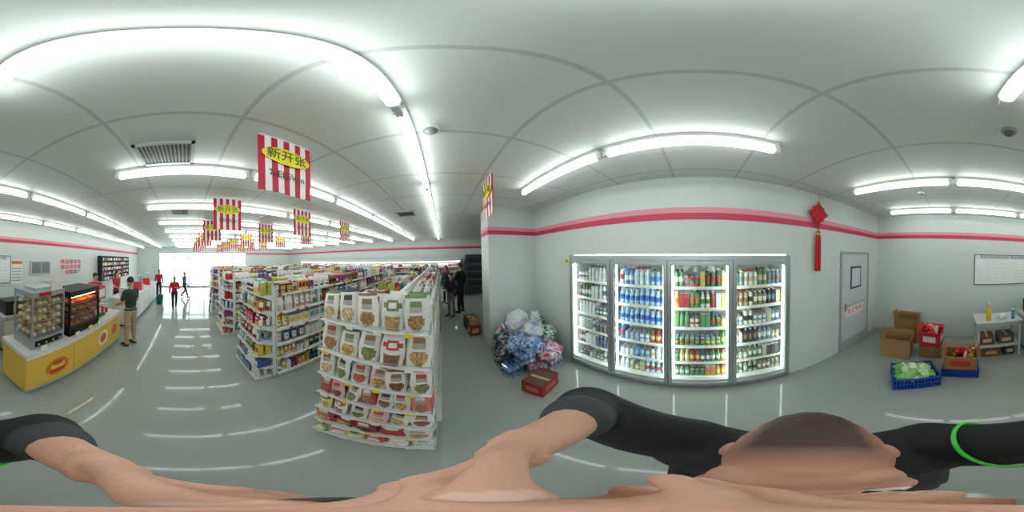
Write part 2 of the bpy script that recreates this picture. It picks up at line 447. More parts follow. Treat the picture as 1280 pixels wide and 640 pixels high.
# ------------------------------------------------------------ glass-door fridge
def fridge():
    e=group('glass_door_refrigerator',(2.1,.35,1)); fr=MB(); dk=MB(); inn=MB(); gl=MB(); bo=MB(); tb=MB()
    X0=1.86; XB=2.55; H=2.01
    fc=S(176,182,184)
    inn.box(XB-.03,FY0,.12,XB,FY1,H,WHITE); inn.box(XW,FY0,.1,XB,FY0+.03,H,WHITE); inn.box(XW,FY1-.03,.1,XB,FY1,H,WHITE)
    inn.box(XW,FY0,H-.06,XB,FY1,H,WHITE); inn.box(XW,FY0,.1,XB,FY1,.16,WHITE)
    fr.box(X0,FY0,0,XW+.05,FY1,.12,S(150,155,156))
    fr.box(X0,FY0,H-.05,XW+.04,FY1,H,fc)
    fr.box(X0,FY0,.12,XW+.04,FY0+.05,H-.05,fc); fr.box(X0,FY1-.05,.12,XW+.04,FY1,H-.05,fc)
    w=(FY1-FY0-.06)/4
    dpal=[
      [(200,210,205),(110,135,125),(140,100,90),(215,220,220),(100,115,135),(150,170,140),(225,228,225)],
      [(90,140,205),(205,228,240),(130,175,225),(235,240,245),(170,200,215),(180,80,80),(215,205,150),(235,240,245)],
      [(190,65,60),(215,150,85),(95,160,85),(50,115,75),(110,170,120),(225,210,120),(230,235,235),(235,235,230)],
      [(235,235,225),(140,120,100),(95,130,90),(200,190,155),(60,60,64),(170,190,150),(120,150,170),(235,235,228)]]
    for d in range(4):
        ya=FY1-.03-w*(d+1); yb=FY1-.03-w*d
        f=.042
        fr.box(X0-.03,ya+.006,.10,X0,ya+f,H-.06,fc); fr.box(X0-.03,yb-f,.10,X0,yb-.006,H-.06,fc)
        fr.box(X0-.03,ya+f,H-.06-f,X0,yb-f,H-.06,fc); fr.box(X0-.03,ya+f,.10,X0,yb-f,.10+f,fc)
        dk.box(X0-.031,ya+f,.10+f,X0-.002,ya+f+.006,H-.06-f,GREY); dk.box(X0-.031,yb-f-.006,.10+f,X0-.002,yb-f,H-.06-f,GREY)
        dk.box(X0-.031,ya+f,H-.06-f-.006,X0-.002,yb-f,H-.06-f,GREY); dk.box(X0-.031,ya+f,.10+f,X0-.002,yb-f,.10+f+.006,GREY)
        hy=ya+.03 if d%2==0 else yb-.03
        fr.tube([(X0-.03,hy,.85),(X0-.06,hy,.87),(X0-.06,hy,1.2),(X0-.03,hy,1.22)],.008,SIL,8)
        gl.box(X0-.018,ya+f+.006,.10+f+.006,X0-.012,yb-f-.006,H-.06-f-.006,WHITE)
        fr.box(X0+.005,ya-.012,.12,X0+.03,ya+.03,H-.05,SIL)
        for yy in (ya+.055,yb-.055):
            tb.tube([(X0+.05,yy,.18),(X0+.05,yy,H-.12)],.013,WHITE,6)
        zs=[.165,.46,.76,1.06,1.34,1.62]
        for si,z in enumerate(zs):
            sx=X0+.13
            inn.box(sx,ya+.02,z-.012,XB-.04,yb-.02,z,S(225,230,230))
            inn.box(sx-.01,ya+.02,z-.035,sx,yb-.02,z+.005,WHITE)
            for k in range(4):
                yy=ya+.08+k*w/4; inn.box(sx-.012,yy,z-.03,sx-.01,yy+.05,z,random.choice([WHITE,S(250,230,120),S(240,240,240)]))
            n=10 if d!=1 else 9
            pitch=(w-.10)/n; y=ya+.05+pitch/2
            k=0
            while k<n:
                c=random.choice(dpal[d]); body=S(*c); lab=S(*random.choice(dpal[d])); cap=random.choice([WHITE,S(190,80,70),S(80,110,170),S(90,150,90),DK,WHITE])
                kind=random.random(); run=random.randint(1,3)
                if d==0: kind*=.6
                if d==3: kind=kind*.8+.2
                if d==1 and si in(3,4): body=S(175,215,240); lab=S(60,110,200); cap=S(230,240,250); kind=.9
                hh=random.uniform(.19,.24); rr=pitch*.45
                for _ in range(run):
                    if k>=n: break
                    for q in range(3):
                        xx=sx+.035+q*.075
                        if kind<.3: can(bo,xx,y,z,.13,rr,body,lab)
                        elif kind<.4: bo.box(xx-.03,y-rr,z,xx+.03,y+rr,z+.19,[body,WHITE,body,body,lab,lab])
                        else: bottle(bo,xx,y,z,hh,rr,body,lab,cap)
                    y+=pitch; k+=1
    fr.obj('door_frames',M_steel,e); dk.obj('gaskets',M_paint,e); inn.obj('cabinet_interior',M_paint,e)
    gl.obj('glass_doors',M_glass,e); bo.obj('drink_bottles',M_gloss,e,smooth=False); tb.obj('interior_lamps',M_ftube,e)
fridge()

# small yellow sticker
mb=MB(); mb.box(XW-.004,1.95,1.86,XW-.001,2.02,1.97,S(235,225,60)); mb.box(XW-.006,1.965,1.90,XW-.004,2.005,1.94,S(90,120,40)); mb.obj('yellow_notice_sticker',M_paint)

# ------------------------------------------------------------ Chinese knot
e=group('chinese_knot_decoration',(1.8,-1.68,2.6)); mb=MB(); R=S(200,16,30)
cx,cy,cz=1.84,-1.66,2.66
mb.tube([(cx,cy,CH),(cx,cy,cz+.16)],.004,R,6)
s=.115
for k in range(7):
    t=-s+2*s*k/6
    a=[(t,-s),(t,s)]; b=[(-s,t),(s,t)]
    for i,pts in enumerate((a,b)):
        q=[]
        for u in range(9):
            x0,y0=pts[0]; x1,y1=pts[1]; f=u/8
            px=x0+(x1-x0)*f; py=y0+(y1-y0)*f
            rx=(px-py)*.7071; ry=(px+py)*.7071
            q.append((cx+.006*(1 if (u+k+i)%2 else -1)-.005,cy+rx,cz+ry))
        mb.tube(q,.015,R if (k+i)%2 else S(225,40,45),8)
for (py,pz,r) in ((.17,0,.028),(-.17,0,.028),(0,.17,.028),(0,-.17,.028),(.09,.09,.022),(-.09,.09,.022),(.09,-.09,.022),(-.09,-.09,.022)):
    mb.tube([(cx,cy+py+r*math.cos(t*math.pi/6),cz+pz+r*math.sin(t*math.pi/6)) for t in range(13)],.006,R,6)
mb.tube([(cx,cy,cz-.16),(cx,cy,cz-.30)],.008,R,6)
for o in (-.028,.028):
    mb.lathe(cx,cy+o,cz-.88,[(.024,0),(.027,.02),(.025,.4),(.02,.52),(.017,.55),(.012,.58),(.005,.62)],[R,R,R,R,S(230,180,60),R],10)
mb.obj('knot_and_tassels',M_paint,e,smooth=True)

# ------------------------------------------------------------ staff door
e=group('door_1',(1.88,-2.7,1)); mb=MB(); dy0,dy1=-3.2,-2.3; fc=S(165,172,176); dc=S(205,210,212)
X=XW
mb.box(X-.03,dy0-.05,0,X,dy0,2.09,fc); mb.box(X-.03,dy1,0,X,dy1+.05,2.09,fc); mb.box(X-.03,dy0,2.04,X,dy1,2.09,fc)
mb.box(X-.02,dy0+.004,.01,X-.002,dy1-.004,2.035,dc)
mb.box(X-.024,dy0+.004,.01,X-.02,dy1-.004,.25,SIL); mb.box(X-.024,dy0+.004,1.0,X-.02,dy1-.004,1.03,S(185,190,192))
wy0,wy1,wz0,wz1=-2.92,-2.55,1.35,1.80
mb.box(X-.03,wy0,wz0,X-.02,wy1,wz1,S(70,75,80))
mb.obj('door_leaf',M_paint,e,bevel=.003)
simple_box('window_pane',(X-.034,wy0+.04,wz0+.04),(X-.03,wy1-.04,wz1-.04),mat('pane',S(215,226,232),.1),e,.002)
mb=MB(); mb.box(X-.0225,-3.02,.78,X-.0205,-2.42,.97,S(250,235,235)); mb.obj('door_notice',M_paint,e)
text('notice_text','员工专用',.13,(X-.0235,-2.72,.88),(math.pi/2,0,-math.pi/2),mat('red_ink',S(205,60,80),.5),e)
mb=MB(); mb.box(X-.05,dy1-.12,.93,X-.024,dy1-.08,1.08,SIL); mb.tube([(X-.055,dy1-.1,1.02),(X-.055,dy1-.2,1.02)],.009,SIL); mb.obj('handle',M_steel,e)

# ------------------------------------------------------------ hanging banners
M_ink=mat('banner_ink',S(60,95,50),.6)
def banner(x,y):
    e=group('hanging_promotional_banner',(x,y,2.75)); mb=MB(); w,z0,z1=.42,2.49,2.98; n=9; c0=S(200,25,60); c1=S(250,244,242)
    for s_ in (-1,1):
        vs=[];fs=[];cs=[]
        nz=6
        for i in range(n*2+1):
            for j in range(nz+1):
                u=i/(n*2); vs.append((x+s_*.0015+.008*math.sin(u*6+j*.3)*(1-j/nz),y-w/2+w*u,z0+(z1-z0)*j/nz))
        for i in range(n*2):
            for j in range(nz):
                a=i*(nz+1)+j; q=(a,a+nz+1,a+nz+2,a+1); fs.append(q if s_>0 else q[::-1]); cs.append(c0 if (i//2)%2==0 else c1)
        mb.add(vs,fs,cs)
        N=28; oz=2.80
        vs=[(x+s_*.013,y,oz)]+[(x+s_*.013,y+.19*math.cos(2*math.pi*k/N),oz+.075*math.sin(2*math.pi*k/N)) for k in range(N)]
        fs=[(0,1+k,1+(k+1)%N) if s_>0 else (0,1+(k+1)%N,1+k) for k in range(N)]
        mb.add(vs,fs,S(245,230,60))
    mb.tube([(x,y-w/2,z1),(x,y+w/2,z1)],.006,WHITE,6)
    for yy in (-w/2+.03,w/2-.03): mb.tube([(x,y+yy,z1),(x,y+yy,CH)],.002,WHITE,4)
    mb.obj('banner_cloth',M_paint,e)
    for s_ in (-1,1):
        text('oval_text','新开张',.105,(x+s_*.016,y,2.80),(math.pi/2,0,math.pi/2*s_),M_ink,e)
        text('lower_text','7-ELEVEn',.072,(x+s_*.014,y,2.63),(math.pi/2,0,math.pi/2*s_),M_ink,e)
banner(-.86,.62); banner(.52,1.78)
for i in range(6):
    X_=-2.3-1.45*i
    for yy in (.6,2.0,3.4): banner(X_,yy)

# ------------------------------------------------------------ piles by the wall
WB,BB,PB,GB=S(228,232,236),S(120,155,205),S(225,150,170),S(120,170,130)
M_bag=mat('white_plastic_bag',rough=.3,scale=5,bump=1,bscale=16,ramp=[(0,S(160,175,200)),(.36,S(210,216,224)),(.48,WB),(.64,S(205,212,222)),(.74,S(190,160,165))])
M_bagb=mat('blue_plastic_bag',rough=.25,scale=7,bump=1,bscale=16,ramp=[(0,S(70,110,175)),(.42,BB),(.5,S(190,208,228)),(.58,S(95,130,195)),(.66,WB)])
M_bagg=mat('green_plastic_bag',rough=.3,scale=9,bump=1,bscale=16,ramp=[(0,S(70,120,85)),(.42,GB),(.5,WB),(.58,S(70,90,80)),(.66,S(190,160,170))])
M_bagp=mat('pink_plastic_bag',rough=.3,scale=8,bump=1,bscale=16,ramp=[(0,S(190,80,110)),(.42,PB),(.5,WB),(.58,S(165,90,130)),(.66,BB)])
M_bagd=mat('dark_plastic_bag',rough=.3,scale=8,bump=1,bscale=16,ramp=[(0,S(40,45,60)),(.45,S(80,85,95)),(.52,S(180,185,190)),(.58,S(90,60,60)),(.66,S(60,70,90))])
def bag(name,x,y,z,rx,ry,rz,m,seed,knot=True,parent=None):
    import bmesh
    bm=bmesh.new(); bmesh.ops.create_icosphere(bm,subdivisions=5,radius=1)
    for v in bm.verts:
        p=v.co.copy(); 
        q=p*2.2+Vector((seed*3.1,seed,0)); r=1+.22*noise.noise(q)+.14*(1-abs(noise.noise(q*2.4))*2)*.6+.06*noise.noise(q*6)
        p=p*r
        if p.z<-.75: p.z=-.75-(p.z+.75)*.1
        if knot and v.co.z>.8:
            t=(v.co.z-.8)/.2; p.x*=(1-.75*t); p.y*=(1-.75*t); p.z+=.3*t+.1*noise.noise(q*5)
        v.co=Vector((min(p.x*rx,1.87-x),p.y*ry,(p.z+.76)*rz))
    me=bpy.data.meshes.new(name); bm.to_mesh(me); bm.free(); me.materials.append(m)
    me.polygons.foreach_set('use_smooth',[True]*len(me.polygons))
    o=bpy.data.objects.new(name,me); sc.collection.objects.link(o); o.location=(x,y,z)
    if parent: par(o,parent)
    return o
M_film=glassmat('shrink_film',(.85,.93,1.0),.25)
e=group('plastic_bag_pile',(1.3,2.3,0))
def water_pack(x,y,z,a,cap=S(60,110,200),body=S(170,205,230),lab=S(70,120,190),k=0):
    mb=MB(); mb.M=rotz(a,x,y,z)
    for i in range(4):
        for j in range(3): bottle(mb,-.105+i*.07,-.07+j*.07,0,.23,.033,body,lab,cap,10)
    mb.obj('water_bottles_%d'%k,M_gloss,e); f=MB(); f.M=mb.M; f.box(-.145,-.108,0.0,.145,.108,.236,WHITE); f.obj('shrink_wrap_%d'%k,M_film,e,bevel=.02)
water_pack(.93,2.12,0,.3,k=1); water_pack(1.25,1.98,0,-.25,S(210,90,110),S(225,200,205),S(215,120,140),2); water_pack(1.12,2.08,.24,.1,k=3); water_pack(1.56,1.98,0,.1,S(200,210,230),S(200,215,230),S(190,100,130),4)
bag('bag_1',.98,2.42,0.0,.20,.22,.27,M_bagd,1,False,e); bag('bag_2',1.42,2.35,.0,.26,.24,.28,M_bagb,2,False,e)
bag('bag_3',1.5,2.0,.22,.2,.17,.17,M_bagp,33,False,e); bag('bag_14',1.25,2.1,.42,.19,.17,.15,M_bagb,35,False,e)
bag('bag_4',.98,2.55,.34,.17,.18,.18,M_bagd,4,False,e); bag('bag_5',1.34,2.42,.38,.22,.2,.2,M_bagb,5,False,e); bag('bag_6',1.62,2.3,.34,.18,.2,.18,M_bagp,6,False,e)
bag('bag_7',1.3,2.66,.5,.22,.18,.26,M_bag,7,True,e); bag('bag_8',1.62,2.64,0.0,.18,.22,.5,M_bag,8,False,e); bag('bag_9',1.12,2.32,.3,.18,.15,.18,M_bagb,9,False,e)
bag('bag_10',1.66,2.62,.62,.14,.15,.13,M_bagg,10,False,e); bag('bag_11',1.62,2.2,.52,.14,.14,.14,M_bagg,11,False,e); bag('bag_12',1.40,2.3,.58,.18,.16,.16,M_bag,12,False,e); bag('bag_13',1.0,2.7,.0,.12,.17,.4,M_bagp,13,False,e)

CB=S(176,134,92); CB2=S(150,110,72)
def carton_box(name,x,y,z,a,w,d,h,c=CB,fill=None,flaps=True,c_in=CB2,stripe=None,lid=None):
    e=group(name,(x,y,z)); mb=MB(); mb.M=rotz(a,x,y,z); t=.005
    mb.box(-w/2,-d/2,0,w/2,d/2,t,c)
    mb.box(-w/2,-d/2,0,-w/2+t,d/2,h,c); mb.box(w/2-t,-d/2,0,w/2,d/2,h,c); mb.box(-w/2,-d/2,0,w/2,-d/2+t,h,c); mb.box(-w/2,d/2-t,0,w/2,d/2,h,c)
    if lid: mb.box(-w/2+.004,-d/2+.004,h-.03,w/2-.004,d/2-.004,h-.02,lid); mb.box(-.02,-d/2+.004,h-.02,.02,d/2-.004,h-.018,S(200,180,150))
    if flaps:
        for s_ in (-1,1):
            y0=s_*d/2; mb.add([(-w/2,y0,h),(w/2,y0,h),(w/2,y0+s_*d*.25,h+.03),(-w/2,y0+s_*d*.25,h+.03),(-w/2,y0,h-.004),(w/2,y0,h-.004),(w/2,y0+s_*d*.25,h+.026),(-w/2,y0+s_*d*.25,h+.026)],[(0,1,2,3),(7,6,5,4),(2,6,7,3),(0,3,7,4),(1,5,6,2)],c_in)
            x0=s_*w/2; mb.add([(x0,-d/2,h),(x0,d/2,h),(x0+s_*w*.1,d/2,h+.09),(x0+s_*w*.1,-d/2,h+.09)],[(0,1,2,3)],c_in)
    if stripe:
        for s_ in (-1,1): mb.box(-w*.3,s_*d/2-.002,h*.3,w*.3,s_*d/2+.002,h*.7,stripe); mb.box(s_*w/2-.002,-d*.3,h*.3,s_*w/2+.002,d*.3,h*.7,stripe)
    mb.obj('cardboard',mat('cardboard_'+name,attr=True,rough=.8,var=.1,scale=12),e)
    if fill:
        p=MB(); p.M=mb.M
        for k in range(fill[0]):
            px=random.uniform(-w/2+.08,w/2-.08);py=random.uniform(-d/2+.07,d/2-.07)
            p.M=mb.M@Matrix.Translation((px,py,h*.45))@Matrix.Rotation(random.uniform(-.5,.5),4,'X')@Matrix.Rotation(random.uniform(0,3),4,'Z')
            p.pouch(0,0,0,.12,h*.45+.09,.05,random.choice(fill[1]),random.choice(fill[1]),pal(),random.randint(0,2))
        p.obj('contents',M_gloss,e)
carton_box('red_carton_box',1.06,1.60,0,.42,.38,.28,.25,S(165,52,50),None,False,stripe=S(190,110,90),lid=S(110,80,65))
carton_box('cardboard_carton',.72,3.86,0,.1,.26,.26,.3,S(150,60,50),None,False,stripe=S(210,180,130),lid=CB)
carton_box('cardboard_carton',.72,3.86,.305,.0,.24,.22,.17,CB,None,False,lid=CB2)
carton_box('cardboard_carton',.70,4.3,0,.2,.28,.28,.35,S(90,60,45),None,False,lid=CB2)

# back right corner
carton_box('open_cardboard_box',.98,-2.82,0,.1,.52,.38,.44,CB); carton_box('cardboard_box',1.0,-3.47,0,.0,.5,.3,.64,S(165,125,85))
carton_box('cardboard_box',.38,-2.96,0,.05,.40,.34,.28,CB2,None,False,lid=CB)
carton_box('red_and_white_carton',.38,-2.96,.282,-.12,.38,.32,.32,S(200,42,45),(11,[S(230,60,60),S(240,235,235),S(90,60,50)]),True,c_in=S(205,60,60),stripe=S(235,225,220))
carton_box('snack_carton',-.14,-2.40,.165,-.1,.46,.32,.28,S(170,120,80),(14,[S(200,40,50),S(240,240,235),S(90,60,50),S(230,190,60)]),True,stripe=S(190,60,40))
def crate(x,y,z,a,w,d,h,fill):
    e=group('blue_plastic_crate',(x,y,z)); mb=MB(); mb.M=rotz(a,x,y,z); B=S(25,70,170); t=.008
    mb.box(-w/2,-d/2,0,w/2,d/2,t,B)
    for s_ in (-1,1):
        for zz,hh in ((0,.03),(h*.42,.03),(h-.035,.035)):
            y0=s_*(d/2-t/2); mb.box(-w/2,y0-t/2,zz,w/2,y0+t/2,zz+hh,B); x0=s_*(w/2-t/2); mb.box(x0-t/2,-d/2,zz,x0+t/2,d/2,zz+hh,B)
        n=14
        for k in range(n+1):
            xx=-w/2+w*k/n; mb.box(xx-.009,s_*(d/2-t)-t/2,0,xx+.009,s_*(d/2-t)+t/2,h,B)
            yy=-d/2+d*k/n; mb.box(s_*(w/2-t)-t/2,yy-.009,0,s_*(w/2-t)+t/2,yy+.009,h,B)
        mb.box(-w/2-.012,s_*(d/2)-.012,h-.012,w/2+.012,s_*(d/2)+.012,h+.002,B); mb.box(s_*(w/2)-.012,-d/2-.012,h-.012,s_*(w/2)+.012,d/2+.012,h+.002,B)
    mb.obj('crate_body',M_gloss,e)
    if fill:
        p=MB()
        for k in range(48):
            rx=random.uniform(-1,1); ry=random.uniform(-1,1)
            p.M=mb.M@Matrix.Translation((rx*(w/2-.07),ry*(d/2-.07),h*.7+.12*(1-max(abs(rx),abs(ry)))+random.uniform(0,.05)))@Matrix.Rotation(random.uniform(.7,1.9),4,'X')@Matrix.Rotation(random.uniform(-1,1),4,'Y')
            g=random.choice([S(150,205,120),S(190,225,170),S(110,180,80),S(225,238,205)])
            p.pouch(0,0,-.06,.11,.14,.045,g,S(70,150,60),S(230,240,220),random.randint(0,2),.1,8,9,True)
        p.obj('green_snack_packs',M_gloss,e)
crate(.48,-2.08,0,.45,.58,.44,.23,True); crate(-.14,-2.40,0,-.1,.50,.36,.16,False)

# side table with goods
e=group('steel_work_table',(-.8,-3.0,0)); mb=MB(); tc=S(205,208,207)
tx0,tx1,ty0,ty1=-1.25,-.40,-3.25,-2.72
mb.box(tx0,ty0,.82,tx1,ty1,.85,tc); mb.box(tx0+.03,ty0+.03,.77,tx1-.03,ty1-.03,.82,tc); mb.box(tx0+.03,ty0+.03,.28,tx1-.03,ty1-.03,.30,tc)
for x in (tx0+.03,tx1-.07):
    for y in (ty0+.03,ty1-.07): mb.box(x,y,0,x+.04,y+.04,.82,tc)
mb.obj('table_frame',M_paint,e,bevel=.003)
st=MB()
for (x,z,w,h,c) in ((-.62,.30,.26,.2,S(120,85,60)),(-.98,.30,.3,.2,S(90,80,78)),(-.7,0,.34,.2,S(140,100,70)),(-1.05,0,.2,.22,S(60,75,110))):
    st.box(x-w/2,-3.1,z+.001,x+w/2,-2.84,z+h,c); st.box(x-w*.3,-2.842,z+h*.3,x+w*.3,-2.838,z+h*.7,S(220,200,160)); st.box(x-.02,-3.1,z+h,x+.02,-2.84,z+h+.002,S(210,190,150))
st.obj('stored_boxes',M_paint,e,bevel=.003)
mb=MB(); mb.lathe(-.64,-2.86,.85,[(.045,0),(.048,.05),(.048,.2),(.03,.25),(.016,.27),(.016,.31),(.022,.32),(.022,.34)],[S(235,200,40)]*6+[WHITE],14); mb.obj('yellow_spray_bottle',M_gloss,smooth=True)
mb=MB(); mb.lathe(-.9,-2.9,.85,[(.06,0),(.07,.02),(.075,.09),(.07,.095)],[WHITE],16); mb.obj('plastic_bowl',M_gloss,smooth=True)
mb=MB(); mb.lathe(-1.1,-2.85,.85,[(.035,0),(.035,.16),(.02,.19),(.02,.21)],[S(90,150,190),S(90,150,190),WHITE],12); mb.obj('detergent_bottle',M_gloss,smooth=True)

# notice board on back wall
YN=YB+.004
e=group('notice_board',(-1.24,YN+.01,1.75)); mb=MB()
bx0,bx1,bz0,bz1=-1.98,-.46,1.40,2.1
mb.box(bx0,YN,bz0,bx1,YN+.02,bz1,S(60,65,75)); mb.box(bx0+.015,YN+.02,bz0+.015,bx1-.015,YN+.023,bz1-.015,S(240,243,243))
mb.box(bx0+.015,YN+.023,bz1-.1,bx1-.015,YN+.025,bz1-.015,S(225,228,230))
for i in range(8):
    xx=bx0+.08+i*.175
    for k in range(6): mb.box(xx,YN+.023,bz0+.08+k*.08,xx+.13,YN+.0245,bz0+.085+k*.08,S(200,205,205))
mb.obj('board_panel',M_paint,e)
text('board_title','食品安全信息公示栏 营业执照许可证',.078,((bx0+bx1)/2,YN+.027,bz1-.058),(math.pi/2,0,math.pi),mat('black_ink',BLACK,.6),e)

# posters, service window further left on the back wall
def poster(name,x0,x1,z0,z1,c,cells):
    mb=MB(); mb.box(x0,YN,z0,x1,YN+.006,z1,c)
    for (u0,v0,u1,v1,cc) in cells:
        mb.box(x0+(x1-x0)*u0,YN+.006,z0+(z1-z0)*v0,x0+(x1-x0)*u1,YN+.009,z0+(z1-z0)*v1,cc)
    mb.obj(name,M_paint)
lines=[(.08,.15+.12*k,.92,.19+.12*k,S(170,175,170)) for k in range(5)]
poster('wall_poster',-2.35,-2.0,1.35,2.0,WHITE,lines+[(.05,.83,.95,.95,S(235,110,60))])
poster('wall_poster',-3.6,-2.95,1.1,1.5,S(215,215,210),lines)
mb=MB(); mb.box(-3.35,YN,1.58,-2.6,YN+.03,1.98,S(195,198,198)); mb.box(-3.30,YN+.03,1.62,-2.65,YN+.034,1.94,S(120,128,130)); mb.box(-2.99,YN+.034,1.62,-2.96,YN+.04,1.94,S(190,195,195)); mb.obj('window_2',M_paint)
cells=[]
for i in range(5):
    for j in range(3): cells.append((.03+i*.19,.05+j*.32,.19+i*.19,.32+j*.32,random.choice([S(220,120,130),S(200,170,160),S(180,190,200),S(235,200,190),S(150,130,130)])))
poster('photo_collage_poster',-4.9,-3.75,1.5,2.05,S(235,225,225),cells)
# cigarette cabinet
e=group('cigarette_display_cabinet',(-7.6,YN+.1,1.6)); mb=MB(); p=MB(); x0,x1=-9.4,-6.1
mb.box(x0,YN,1.1,x1,YN+.06,2.2,BLACK)
for z in (1.1,1.32,1.54,1.76,1.98,2.18): mb.box(x0,YN+.06,z,x1,YN+.24,z+.02,DK)
for x in (x0,-8.3,-7.2,x1-.03): mb.box(x,YN+.06,1.1,x+.03,YN+.24,2.2,DK)
for z in (1.12,1.34,1.56,1.78,2.0):
    x=x0+.04
    while x<x1-.1:
        c=random.choice([WHITE,S(200,60,60),S(210,170,80),WHITE,S(60,80,130),DK,S(200,60,60)]); p.box(x,YN+.14,z,x+.055,YN+.22,z+.12,c); x+=random.choice([.06,.06,.12])
mb.obj('cabinet',M_paint,e); p.obj('cigarette_packs',M_gloss,e)

# ------------------------------------------------------------ yellow service counter
e=group('yellow_service_counter',(-2.2,-1.8,0)); mb=MB(); Y=S(238,196,80)
cx0,cx1,cy0,cy1=-3.55,-1.05,-2.12,-1.52
mb.box(cx0,cy0,.06,cx1,cy1,.74,Y); mb.box(cx0+.03,cy0+.03,0,cx1-.03,cy1-.04,.06,DK)
mb.box(cx0-.02,cy0-.02,.74,cx1+.02,cy1+.02,.80,S(225,225,218))
mb.box(cx0,cy1,.06,cx1,cy1+.006,.10,SIL); mb.box(cx0,cy1,.70,cx1,cy1+.006,.735,S(240,235,225))
for x in (-1.88,-2.72): mb.box(x-.004,cy1,.1,x+.004,cy1+.003,.7,S(190,150,50))
mb.obj('counter_body',M_paint,e,bevel=.008)
d=MB()
def disc(mb,x,z,rx,rz,c,y,N=32):
    vs=[(x,y,z)]+[(x+rx*math.cos(2*math.pi*k/N),y,z+rz*math.sin(2*math.pi*k/N)) for k in range(N)]
    mb.add(vs,[(0,1+(k+1)%N,1+k) for k in range(N)],c)
disc(d,-1.55,.38,.2,.17,S(225,130,45),cy1+.004); d.box(-1.75,cy1+.002,.30,-1.35,cy1+.005,.42,S(225,130,45)); disc(d,-1.55,.40,.13,.09,S(245,195,80),cy1+.006); d.box(-1.68,cy1+.006,.28,-1.42,cy1+.009,.34,S(200,70,45)); disc(d,-1.55,.46,.10,.04,S(190,85,40),cy1+.008)
disc(d,-2.75,.42,.19,.17,S(245,240,225),cy1+.004); disc(d,-2.75,.42,.12,.11,S(215,110,50),cy1+.006)
disc(d,-3.25,.42,.13,.13,S(230,130,50),cy1+.004)
d.obj('food_decals',M_paint,e)
# bun steamer
e=group('bun_steamer_display',(-1.4,-1.8,.8)); mb=MB(); g=MB(); f=MB(); x0,x1,y0,y1=-1.72,-1.16,-2.02,-1.58
mb.box(x0,y0,.80,x1,y1,.97,SIL); mb.box(x0,y0,1.55,x1,y1,1.62,SIL)
mb.box(x0+.05,y1,.84,x1-.05,y1+.006,.93,DK)
for k in range(4): mb.lathe(x0+.1+k*.12,y1+.012,.87,[(.014,0),(.014,.02)],[WHITE],10)
for x in (x0,x1-.02):
    for y in (y0,y1-.02): mb.box(x,y,.97,x+.02,y+.02,1.55,SIL)
mb.box(x0+.1,y0+.08,1.62,x1-.1,y1-.08,1.66,LG)
mb.box(x0+.03,y1-.03,1.62,x0+.24,y1-.02,1.74,S(245,240,230)); mb.box(x1-.3,y1+.001,1.56,x1-.1,y1+.004,1.61,S(210,60,50))
for z in (.99,1.10,1.21,1.32,1.43):
    for k in range(10): mb.tube([(x0+.02,y0+.03+k*.042,z),(x1-.02,y0+.03+k*.042,z)],.003,SIL,5)
    mb.tube([(x0+.02,y1-.02,z),(x1-.02,y1-.02,z)],.005,SIL,6)
    for i in range(6):
        for j in range(4):
            if random.random()<.95:
                r=random.uniform(.038,.046); c=S(*random.choice([(245,235,215),(240,225,195),(235,205,140),(205,150,90),(190,120,70)]))
                f.lathe(x0+.07+i*.084,y0+.07+j*.1,z+.003,[(r*.8,0),(r,.015),(r*.9,.035),(r*.55,.05),(r*.15,.056)],[c],10)
g.box(x0+.004,y1-.012,.97,x1-.004,y1-.008,1.55,WHITE); g.box(x1-.012,y0,.97,x1-.008,y1,1.55,WHITE); g.box(x0+.008,y0,.97,x0+.012,y1,1.55,WHITE)
mb.obj('steel_frame',M_steel,e); g.obj('glass_panels',M_glass,e); f.obj('steamed_buns',M_paint,e,smooth=True)
# hot food case
e=group('hot_food_display_case',(-2.2,-1.8,.8)); mb=MB(); g=MB(); f=MB(); x0,x1,y0,y1=-2.66,-1.82,-2.05,-1.56
mb.box(x0,y0,.80,x1,y1,.93,BLACK); mb.box(x0,y0,1.46,x1,y1,1.55,BLACK); mb.box(x0,y0,.93,x1,y0+.02,1.46,S(60,30,20))
for x in (x0,x1-.03): mb.box(x,y1-.04,.93,x+.03,y1,1.46,BLACK); mb.box(x,y0,.93,x+.03,y0+.03,1.46,BLACK)
for z in (.95,1.08,1.20,1.32):
    mb.add([(x0+.03,y1-.04,z),(x1-.03,y1-.04,z),(x1-.03,y0+.03,z+.06),(x0+.03,y0+.03,z+.06),(x0+.03,y1-.04,z-.012),(x1-.03,y1-.04,z-.012),(x1-.03,y0+.03,z+.048),(x0+.03,y0+.03,z+.048)],[(0,1,2,3),(7,6,5,4),(0,4,5,1)],S(120,70,40))
    for i in range(13):
        for j in range(3):
            c=S(*random.choice([(205,90,40),(185,70,35),(220,140,60),(160,60,35),(225,170,90)]))
            xx=x0+.06+i*.06; yy=y1-.10-j*.13; zz=z+.01+j*.016; f.tube([(xx,yy-.055,zz+.026),(xx,yy-.045,zz+.025),(xx,yy+.03,zz+.016),(xx,yy+.045,zz+.014)],.022,c,8)
g.box(x0+.02,y1-.012,.93,x1-.02,y1-.008,1.46,WHITE); g.box(x1-.01,y0+.03,.93,x1-.006,y1-.03,1.46,WHITE)
mb.obj('black_case',M_paint,e,bevel=.004); g.obj('glass_front',M_glass,e); f.obj('sausages_and_rolls',M_gloss,e,smooth=True)
l=MB(); l.tube([(x0+.06,y1-.07,1.44),(x1-.06,y1-.07,1.44)],.012,WHITE); l.obj('warming_lamp',emit('warm_lamp',(1,.55,.25),18),e)
